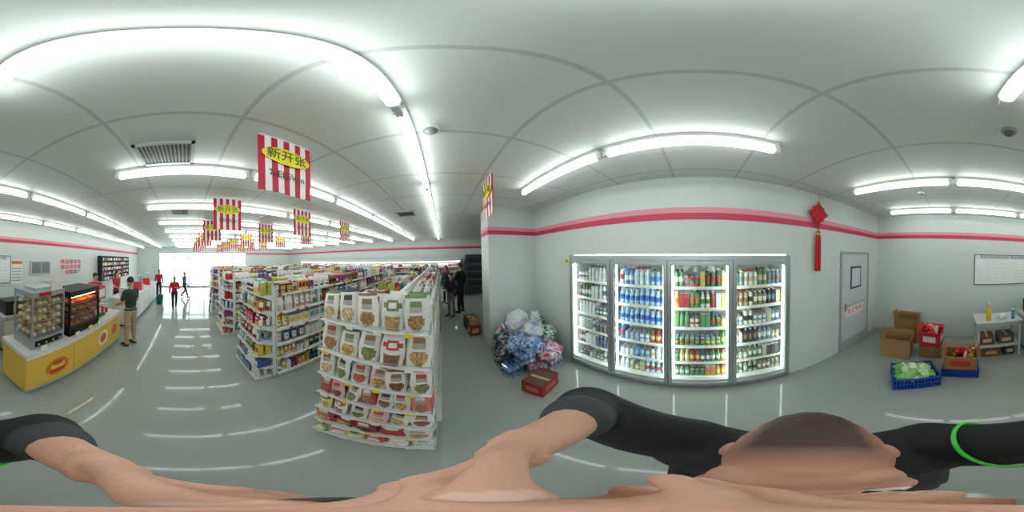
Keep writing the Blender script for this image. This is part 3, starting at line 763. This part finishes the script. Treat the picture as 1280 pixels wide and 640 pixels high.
# drink dispenser
e=group('red_drink_dispenser',(-3,-1.85,.8)); mb=MB(); x0,x1=-3.12,-2.78
mb.box(x0,-2.08,.80,x1,-1.68,.86,DK); mb.box(x0,-2.08,.86,x1,-1.86,1.35,S(185,30,40)); mb.box(x0,-2.08,1.2,x1,-1.68,1.48,S(200,35,45)); mb.box(x0+.04,-1.68,1.25,x1-.04,-1.675,1.42,S(240,235,225))
for x in (x0+.09,x1-.09): mb.lathe(x,-1.76,1.13,[(.012,0),(.02,.03),(.02,.07)],[SIL],10); mb.lathe(x,-1.76,.86,[(.028,0),(.036,.1)],[WHITE],12)
mb.obj('dispenser_body',M_gloss,e,bevel=.008)
mb=MB()
for k in range(3): mb.lathe(-3.3,-1.75-.1*k,.80,[(.03,0),(.04,.12),(.04,.2)],[S(220,60,50),WHITE],12)
mb.obj('paper_cup_stack',M_paint)
# price cards on counter edge
mb=MB()
for x in (-1.3,-1.95,-2.3,-2.6): mb.box(x-.05,-1.515,.80,x+.05,-1.51,.87,random.choice([S(245,240,230),S(240,90,60),S(250,220,80)])); mb.box(x-.05,-1.53,.80,x+.05,-1.51,.803,WHITE)
mb.obj('counter_price_cards',M_paint)
# microwave on stand
e=group('microwave_oven',(-1.7,-3.0,.86)); mb=MB(); x0,x1,y0,y1=-1.95,-1.45,-3.2,-2.84
mb.box(x0,y0,.86,x1,y1,1.16,BLACK); mb.box(x0+.03,y1,.89,x1-.14,y1+.012,1.13,S(30,32,36)); mb.box(x1-.12,y1,.89,x1-.02,y1+.008,1.13,S(50,52,56)); mb.tube([(x1-.15,y1+.01,.91),(x1-.15,y1+.035,.93),(x1-.15,y1+.035,1.09),(x1-.15,y1+.01,1.11)],.007,SIL)
mb.obj('oven_body',M_gloss,e,bevel=.006)
mb=MB(); mb.box(-3.9,-3.3,.80,-1.35,-2.78,.86,LG); mb.box(-3.88,-3.28,.08,-1.37,-2.82,.80,S(205,205,200)); mb.box(-3.86,-3.25,0,-1.39,-2.86,.08,DK)
for k in range(4): mb.box(-3.82+k*.62,-2.82,.14,-3.26+k*.62,-2.805,.74,S(220,220,215)); mb.box(-3.6+k*.62,-2.805,.66,-3.45+k*.62,-2.79,.68,SIL)
mb.obj('back_counter_cabinet',M_paint,bevel=.004)
mb=MB()
for k in range(7):
    x=-2.15-k*.25; c=random.choice([WHITE,S(200,60,50),S(230,200,120),SIL,S(90,90,95)])
    if k%2: mb.lathe(x,-3.05,.86,[(.05,0),(.06,.15),(.06,.28),(.045,.3)],[c,WHITE],12)
    else: mb.box(x-.09,-3.15,.86,x+.09,-2.92,.86+random.uniform(.15,.35),c)
mb.obj('counter_supplies',M_gloss,bevel=.003)

# checkout counters
e=group('checkout_counter',(-6,-1.9,0)); mb=MB()
mb.box(-8.3,-2.15,.08,-4.3,-1.55,.86,S(228,230,230)); mb.box(-8.25,-2.1,0,-4.35,-1.6,.08,DK); mb.box(-8.34,-2.19,.86,-4.26,-1.5,.92,WHITE)
for k in range(5): mb.box(-8.2+k*.8,-1.55,.14,-7.5+k*.8,-1.54,.8,S(238,240,240))
mb.obj('counter_body',M_paint,e,bevel=.006)
for k,x in enumerate((-4.9,-6.2,-7.5)):
    e=group('cash_register_terminal',(x,-1.85,.92)); mb=MB(); mb.box(x-.2,-2.05,.92,x+.2,-1.65,1.04,S(210,212,212)); mb.tube([(x,-1.85,1.04),(x,-1.85,1.2)],.03,GREY); mb.box(x-.2,-1.83,1.14,x+.2,-1.79,1.45,WHITE); mb.box(x-.17,-1.79,1.17,x+.17,-1.787,1.42,random.choice([S(60,110,170),S(220,190,120)])); mb.box(x-.18,-1.835,1.17,x+.18,-1.83,1.42,DK); mb.box(x+.3,-1.9,.92,x+.55,-1.6,1.22,random.choice([S(230,230,230),S(220,60,60)])); mb.obj('terminal',M_paint,e,bevel=.005)
# shopping baskets
e=group('shopping_basket_stack',(-7.3,-1.15,0)); mb=MB(); G=S(30,120,110)
for k in range(4):
    z=k*.07; x,y=-7.3,-1.18
    pts=[(-.2,-.14),(.2,-.14),(.2,.14),(-.2,.14)]; vs=[(x+a*.8,y+b*.8,z) for a,b in pts]+[(x+a,y+b,z+.2) for a,b in pts]+[(x+a*1.06,y+b*1.08,z+.2) for a,b in pts]+[(x+a*1.06,y+b*1.08,z+.185) for a,b in pts]
    fs=[(3,2,1,0)]+[(i,(i+1)%4,4+(i+1)%4,4+i) for i in range(4)]+[(4+i,4+(i+1)%4,8+(i+1)%4,8+i) for i in range(4)]+[(8+i,8+(i+1)%4,12+(i+1)%4,12+i) for i in range(4)]
    mb.add(vs,fs,G)
mb.tube([(x-.2,y,z+.2),(x-.15,y,z+.3),(x+.15,y,z+.3),(x+.2,y,z+.2)],.008,DK); mb.obj('baskets',M_gloss,e)
print('T objects',time.time()-T00,flush=True)

# ------------------------------------------------------------ people
def V3(*a): return Vector(a)
def cap(p0,p1,r0,r1,tag): return ('c',Vector(p0),Vector(p1),r0,r1,tag)
def ell(c,r,tag,R=None): return ('e',Vector(c),Vector(r),R or Matrix.Identity(3),tag)
def prim_mesh(pr):
    vs=[];fs=[]; n=14
    def rings(rs):
        for ring in rs: vs.extend(ring)
        m=len(rs)
        for i in range(m-1):
            for k in range(n): fs.append((i*n+k,i*n+(k+1)%n,(i+1)*n+(k+1)%n,(i+1)*n+k))
        fs.append(tuple(reversed(range(n)))); fs.append(tuple(range((m-1)*n,m*n)))
    if pr[0]=='c':
        _,p0,p1,r0,r1,_t=pr; d=(p1-p0); d=d.normalized() if d.length>1e-6 else V3(0,0,1); a=d.orthogonal().normalized(); b=d.cross(a); rs=[]
        for i in range(6):
            t=math.pi/2*(1-i/5)*.97; rs.append([p0-d*r0*math.sin(t)+(a*math.cos(2*math.pi*k/n)+b*math.sin(2*math.pi*k/n))*r0*math.cos(t) for k in range(n)])
        for i in range(6):
            t=math.pi/2*(i/5)*.97; rs.append([p1+d*r1*math.sin(t)+(a*math.cos(2*math.pi*k/n)+b*math.sin(2*math.pi*k/n))*r1*math.cos(t) for k in range(n)])
        rings(rs)
    else:
        _,c,r,R,_t=pr; rs=[]
        for i in range(11):
            t=-math.pi/2*.97+math.pi*.97*i/10; rs.append([c+R@V3(r.x*math.cos(t)*math.cos(2*math.pi*k/n),r.y*math.cos(t)*math.sin(2*math.pi*k/n),r.z*math.sin(t)) for k in range(n)])
        rings(rs)
    return vs,fs
def fuse(name,prims,vox,it,cols,m,parent,override=None):
    V=[];F=[]
    for p in prims:
        v,f=prim_mesh(p); o=len(V); V+=[tuple(q) for q in v]; F+=[tuple(i+o for i in q) for q in f]
    me=bpy.data.meshes.new(name); me.from_pydata(V,[],F); ob=bpy.data.objects.new(name,me); sc.collection.objects.link(ob)
    r=ob.modifiers.new('r','REMESH'); r.mode='VOXEL'; r.voxel_size=vox; r.adaptivity=0
    s=ob.modifiers.new('s','SMOOTH'); s.factor=.5; s.iterations=it
    dg=bpy.context.evaluated_depsgraph_get(); nm=bpy.data.meshes.new_from_object(ob.evaluated_get(dg)); ob.modifiers.clear(); ob.data=nm; nm.name=name
    n=len(nm.vertices); P=np.zeros(n*3); nm.vertices.foreach_get('co',P); P=P.reshape(-1,3)
    best=np.full(n,1e9); C=np.ones((n,4))
    for p in prims:
        if p[0]=='c':
            a=np.array(p[1]);b=np.array(p[2]);ab=b-a; L=max(ab@ab,1e-9); t=np.clip(((P-a)@ab)/L,0,1); d=np.linalg.norm(P-a-t[:,None]*ab,axis=1)-(p[3]+(p[4]-p[3])*t)
        else:
            Q=(P-np.array(p[1]))@np.array(p[3]); rr=np.array(p[2]); d=(np.linalg.norm(Q/rr,axis=1)-1)*rr.min()
        k=d<best; best[k]=d[k]; C[k,:3]=cols[p[-1]]
    if override: override(P,C)
    at=nm.color_attributes.new('Col','FLOAT_COLOR','POINT'); at.data.foreach_set('color',C.ravel())
    nm.polygons.foreach_set('use_smooth',[True]*len(nm.polygons)); nm.materials.clear(); nm.materials.append(m)
    ob.parent=parent
    return ob
M_body=mat('cloth_and_skin',attr=True,rough=.7,var=.12,scale=10,bump=.35,bscale=12)
M_skin=mat('skin',attr=True,rough=.55,var=.10,scale=16,bump=.14,bscale=110)
M_eye=mat('eye',attr=True,rough=.15)
SK=S(205,158,130)
def hand(pr,w,d,n,side,s=1.,curl=(.5,.7,.5),thumb_in=.3):
    w=Vector(w); d=Vector(d).normalized(); n=Vector(n); n=(n-d*n.dot(d)).normalized(); t=d.cross(n)*side
    pr.append(cap(w-d*.01*s,w+d*.02*s,.024*s,.024*s,'skin'))
    R=Matrix((t,n,d)).transposed()
    pr.append(ell(w+d*.05*s,(.038*s,.015*s,.045*s),'skin',R))
    for i in range(4):
        off=(1.5-i)*.0225*s
        kn=w+d*(.088-.005*abs(i-1))*s+t*off
        pr.append(cap(w+t*off*.6+d*.015*s,kn,.015*s,.0115*s,'skin'))
        L=[.042,.046,.043,.034][i]*s; a=0; p=kn; rad=.0098*s
        for j in range(3):
            a+=curl[j]; dd=(d*math.cos(a)+n*math.sin(a)+t*off*1.2*(1-j*.4)).normalized(); q=p+dd*L*(1,.62,.5)[j]
            pr.append(cap(p,q,rad,rad*.9,'skin')); rad*=.9; p=q
        dn=(-n*math.cos(a)+d*math.sin(a)).normalized()
        Rn=Matrix((t,dd,dn)).transposed()
        pr.append(ell(p+dn*rad*.72-dd*.002*s,(.0058*s,.0075*s,.003*s),'nail',Rn))
    b=w+d*.02*s+t*.022*s; p=b; dirs=[(d*.62+t*.72+n*thumb_in),(d*.8+t*.4+n*(thumb_in+.15)),(d*.9+t*.05+n*(thumb_in+.3))]; rad=.0145*s
    for j in range(3):
        q=p+dirs[j].normalized()*(.042,.033,.026)[j]*s; pr.append(cap(p,q,rad,rad*.85,'skin')); rad*=.85; p=q
    dd=dirs[2].normalized(); Rn=Matrix((n,dd,t)).transposed(); pr.append(ell(p+t*rad*.7,(.007*s,.009*s,.003*s),'nail',Rn))
def head(name,c,R,s,cols,parent,hair='short',vox=.006):
    c=Vector(c); pr=[]
    def E(p,r,tag): pr.append(ell(c+R@(Vector(p)*s),Vector(r)*s,tag,R))
    def Cc(a,b,r0,r1,tag): pr.append(cap(c+R@(Vector(a)*s),c+R@(Vector(b)*s),r0*s,r1*s,tag))
    E((0,-.012,.03),(.075,.095,.086),'skin'); E((0,.02,-.02),(.066,.073,.095),'skin'); E((0,.035,-.075),(.045,.045,.038),'skin')
    E((0,.062,.04),(.055,.03,.03),'skin'); Cc((-.038,.083,.026),(.038,.083,.026),.009,.009,'skin')
    Cc((0,.09,.02),(0,.110,-.02),.008,.013,'skin'); E((.012,.098,-.024),(.009,.01,.008),'skin'); E((-.012,.098,-.024),(.009,.01,.008),'skin')
    E((.034,.066,-.02),(.024,.022,.02),'skin'); E((-.034,.066,-.02),(.024,.022,.02),'skin')
    E((0,.088,-.047),(.024,.009,.006),'lip'); E((0,.087,-.056),(.02,.009,.006),'lip')
    for q in (-1,1): E((q*.077,-.005,-.01),(.010,.019,.031),'skin')
    E((0,-.022,.042),(.082,.098,.088),'hair')
    if hair=='long':
        E((0,-.05,-.04),(.075,.06,.12),'hair'); E((0,-.055,-.12),(.06,.045,.08),'hair')
    Cc((.022,.089,.026),(.046,.081,.024),.0045,.004,'hair'); Cc((-.022,.089,.026),(-.046,.081,.024),.0045,.004,'hair')
    ov=None
    if hair=='buzz':
        pr[:]=[p for p in pr if not(p[0]=='e' and p[-1]=='hair')]
        Rn=np.array(R); cn=np.array(c); hc=np.array(cols['hair']); sk=np.array(cols['skin'])
        def ov(P,C):
            Q=(P-cn)@Rn/s
            # close-cropped scalp with a receding soft hairline
            f=np.clip((.038-Q[:,1])/.045+.5,0,1)*np.clip((Q[:,2]+.03)/.03,0,1)
            f=f*np.clip((.066-np.abs(Q[:,0]))/.03+.35,.12,1)
            rd=np.clip(1-np.abs(f-.4)*2,0,1)*.14
            C[:,:3]=C[:,:3]*(1-f[:,None])+hc*f[:,None]
            C[:,1]*=1-rd; C[:,2]*=1-rd
    o=fuse('head',pr,vox*s,2,cols,M_skin,parent,ov)
    mb=MB()
    for q in (-1,1):
        for r,off,cc in ((.0125,0,S(235,232,228)),(.0065,.0085,S(40,25,20))):
            ctr=c+R@(Vector((q*.031,.083+off*.75,.005))*s); n=10; vs=[];fs=[]
            for i in range(7):
                t=-math.pi/2+math.pi*i/6
                for k in range(n): vs.append(tuple(ctr+V3(r*math.cos(t)*math.cos(k*.6283),r*math.cos(t)*math.sin(k*.6283),r*math.sin(t))*s))
            for i in range(6):
                for k in range(n): fs.append((i*n+k,i*n+(k+1)%n,(i+1)*n+(k+1)%n,(i+1)*n+k))
            mb.add(vs,fs,cc)
    q=mb.obj('eyes',M_eye,None,smooth=True); q.parent=parent
def human(name,x,y,yaw,H,shirt,pants,arms,legs,sleeve='short',hairc=S(25,20,20),hair='short',lean=0,shoe=S(30,30,35),look=0,pitch=0):
    e=group(name); e.matrix_world=Matrix.Translation((x,y,0))@Matrix.Rotation(yaw,4,'Z')@Matrix.Scale(H/1.78,4)
    cols={'skin':SK,'shirt':shirt,'pants':pants,'shoe':shoe,'hair':hairc,'lip':S(175,95,90),'nail':S(225,185,165)}
    L=lambda z:lean*(z-.95)
    pr=[ell((0,L(.97),.97),(.165,.115,.13),'pants'),ell((0,L(1.12),1.13),(.155,.112,.17),'shirt'),ell((0,L(1.3),1.31),(.18,.12,.19),'shirt'),
        cap((-.15,L(1.42),1.425),(.15,L(1.42),1.425),.068,.068,'shirt'),cap((0,L(1.45),1.44),(0,L(1.55)+.01,1.56),.055,.052,'skin'),
        ell((0,L(1.02),1.0),(.168,.12,.06),'shirt')]
    for sd,(el,wr) in zip((1,-1),arms):
        sh=V3(sd*.185,L(1.42),1.42); el=Vector(el); wr=Vector(wr)
        mid=sh.lerp(el,.6)
        pr+= [cap(sh,mid,.062,.056,'shirt'),cap(mid,el,.046,.04,'skin'),cap(el,wr,.04,.027,'skin')] if sleeve=='short' else [cap(sh,el,.062,.052,'shirt'),cap(el,el.lerp(wr,.92),.052,.042,'shirt'),cap(el,wr,.035,.026,'skin')]
        d=(wr-el).normalized(); hp=[]; n=V3(-sd,.15,0) if abs(d.z)>.6 else V3(-sd*.3,0,-1)
        hand(hp,wr,d,n,sd if abs(d.z)>.6 else sd,1,(.25,.35,.3)); fuse('hand',hp,.005,1,cols,M_skin,e)
    for sd,(kn,an) in zip((1,-1),legs):
        hp=V3(sd*.09,0,.93); kn=Vector(kn);an=Vector(an)
        pr+=[cap(hp,kn,.093,.06,'pants'),cap(kn,kn.lerp(an,.35),.06,.062,'pants'),cap(kn.lerp(an,.35),an,.062,.045,'pants')]
        pr+=[cap(an+V3(0,-.03,-.04),an+V3(0,.15,-.055),.038,.034,'shoe'),cap(an+V3(0,0,0),an+V3(0,0,-.04),.045,.042,'shoe')]
    fuse('body',pr,.012,3,cols,M_body,e)
    R=(Matrix.Rotation(look,3,'Z')@Matrix.Rotation(pitch,3,'X'))
    head('head',(0,L(1.62)+.02,1.65),R,.98,cols,e,hair)
    return e
std=lambda s:((s*.11,.01,.5),(s*.12,0,.095))
hang=lambda s:((s*.24,-.02,1.14),(s*.26,.05,.89))
YAW=lambda dx,dy: math.atan2(-dx,dy)
human('customer_man_green_shirt',-3.35,-1.18,YAW(-.5,-1),1.68,S(38,62,50),S(185,165,130),[((.24,.06,1.16),(.17,.28,1.08)),((-.24,.06,1.16),(-.15,.28,1.08))],[std(1),std(-1)],look=-.2,pitch=-.35)
human('store_clerk_red_uniform',-4.0,-2.5,YAW(.5,1),1.66,S(190,35,45),S(40,40,50),[((.24,.08,1.15),(.14,.3,1.1)),((-.24,.08,1.15),(-.14,.3,1.1))],[std(1),std(-1)],pitch=-.3)
human('store_clerk_red_uniform',-5.6,-2.55,YAW(.2,1),1.62,S(190,35,45),S(40,40,50),[((.24,.08,1.15),(.14,.3,1.1)),hang(-1)],[std(1),std(-1)],hair='long')
human('girl_in_red_vest',-6.6,-.48,YAW(1,.2),1.36,S(195,35,50),S(35,38,55),[hang(1),((-.25,.05,1.15),(-.1,.22,1.22))],[((.10,.08,.5),(.1,.1,.1)),((-.1,-.02,.5),(-.1,-.18,.11))],'long',hair='long')
human('shopper_in_red_jacket',-8.6,-1.45,YAW(1,.6),1.52,S(170,30,40),S(30,30,36),[hang(1),hang(-1)],[std(1),std(-1)],'long')
human('walking_shopper',-8.6,-.1,YAW(.5,1),1.4,S(70,75,90),S(35,38,50),[((.24,.12,1.16),(.25,.3,1.0)),((-.24,-.14,1.16),(-.25,-.2,.92))],[((.1,.2,.53),(.1,.3,.13)),((-.1,.0,.5),(-.1,-.3,.16))],'long')
human('man_in_black_clothes',.60,5.6,YAW(-.7,.5),1.82,S(22,22,26),S(20,20,24),[hang(1),((-.24,.08,1.16),(-.12,.24,1.2))],[std(1),std(-1)],'long',hair='short')
human('woman_in_dark_jacket',.26,5.3,YAW(-.6,-.6),1.5,S(35,35,45),S(120,115,115),[((.24,.08,1.16),(.1,.26,1.15)),hang(-1)],[std(1),std(-1)],'long',hair='long')
human('woman_in_dark_jacket',.14,6.9,YAW(-.6,-.6),1.66,S(45,45,60),S(40,40,50),[hang(1),hang(-1)],[std(1),std(-1)],'long',hair='long')
print('T humans',time.time()-T00,flush=True)

# ------------------------------------------------------------ photographer (below the camera, arms raised)
e=group('photographer_man'); e.matrix_world=Matrix.Rotation(math.radians(49),4,'Z')
JK=S(20,20,24); cols={'skin':S(216,165,142),'shirt':JK,'pants':S(30,32,44),'shoe':S(30,30,30),'hair':S(74,54,50),'lip':S(185,100,95),'nail':S(235,190,175),'cuff':S(60,62,66),'green':S(60,200,70)}
def Q(r,b,z): return V3(r,-b,HC+z)
pr=[ell(Q(0,.2,-.82),(.2,.14,.22),'shirt'),ell(Q(0,.2,-1.0),(.19,.14,.2),'shirt'),ell(Q(0,.2,-1.13),(.18,.13,.14),'pants'),
    cap(Q(-.15,.2,-.64),Q(.15,.2,-.64),.095,.095,'shirt'),cap(Q(0,.19,-.60),Q(0,.155,-.50),.062,.058,'skin'),
    cap(Q(-.07,.21,-.57),Q(.07,.21,-.57),.055,.055,'shirt')]
arms=[((.19,.2,-.62),(.31,.05,-.44),(.105,-.03,-.26)),((-.19,.2,-.62),(-.27,.0,-.50),(-.10,-.035,-.335))]
for sh,el,wr in arms:
    sh=Q(*sh);el=Q(*el);wr=Q(*wr)
    pr+=[cap(sh,el,.088,.072,'shirt'),cap(el,el.lerp(wr,.36),.070,.056,'shirt'),cap(el.lerp(wr,.35),el.lerp(wr,.40),.060,.056,'cuff')]
for sd in (-1,1):
    hp=Q(sd*.095,.2,-1.15); kn=V3(sd*.12,-.19,.52); an=V3(sd*.13,-.21,.10)
    pr+=[cap(hp,kn,.1,.066,'pants'),cap(kn,an,.066,.05,'pants'),cap(an+V3(0,-.04,-.055),an+V3(0,.17,-.06),.042,.038,'shoe'),cap(an,an-V3(0,0,.04),.05,.045,'shoe')]
fuse('jacket_and_legs',pr,.010,3,cols,M_body,e)
for i,(sh,el,wr) in enumerate(arms):
    el=Q(*el);wr=Q(*wr); hp=[cap(el.lerp(wr,.2),el.lerp(wr,.6),.044,.035,'skin'),cap(el.lerp(wr,.6),wr,.035,.025,'skin')]
    if i==0: hand(hp,wr,V3(-.97,.04,.06),V3(-.1,-1,0.0),1,.95,(.9,1.2,.8),.1)
    else: hand(hp,wr,V3(.97,.04,.05),V3(.1,-1,0.),-1,.95,(.9,1.2,.8),.1)
    fuse('forearm_and_hand',hp,.0032,2,cols,M_skin,e)
R=Matrix.Rotation(math.radians(2),3,'X')
head('head',Q(0,.145,-.44),R,1.08,cols,e,'buzz',vox=.005)
mb=MB()
A0=Q(-.19,.2,-.62); A1=Q(-.27,.0,-.50); ax=(A1-A0).normalized(); u_=ax.orthogonal().normalized(); v_=ax.cross(u_); cc_=A0.lerp(A1,.45)
mb.tube([cc_+ax*.03*math.sin(t)+(u_*math.cos(t)+v_*math.sin(t))*.087 for t in [k*math.pi/14 for k in range(29)]],.0045,S(70,215,80),8); o=mb.obj('green_lanyard',M_gloss,None,smooth=True); o.parent=e
mb=MB(); mb.lathe(0,.02,HC-.40,[(.008,0),(.009,.01),(.009,.13),(.007,.135)],[DK],14); o=mb.obj('camera_grip_stick',M_gloss,None,smooth=True); o.parent=e

# ------------------------------------------------------------ world + camera
w=bpy.data.worlds.new('World'); sc.world=w; w.use_nodes=True
w.node_tree.nodes['Background'].inputs[0].default_value=(.92,.97,1,1); w.node_tree.nodes['Background'].inputs[1].default_value=6.0
cd=bpy.data.cameras.new('Camera'); cam=bpy.data.objects.new('Camera',cd); sc.collection.objects.link(cam); sc.camera=cam
cd.type='PANO'
try: cd.panorama_type='EQUIRECTANGULAR'
except Exception: pass
try: cd.cycles.panorama_type='EQUIRECTANGULAR'
except Exception: pass
cd.clip_start=.01
cam.matrix_world=Matrix.Translation((0,0,HC))@Matrix.Rotation(math.radians(1.3),4,'Y')@Matrix.Rotation(math.radians(-24.5),4,'Z')@Matrix.Rotation(math.pi/2,4,'X')
print('T done',time.time()-T00, sum(len(o.data.polygons) for o in bpy.data.objects if o.type=='MESH'),flush=True)
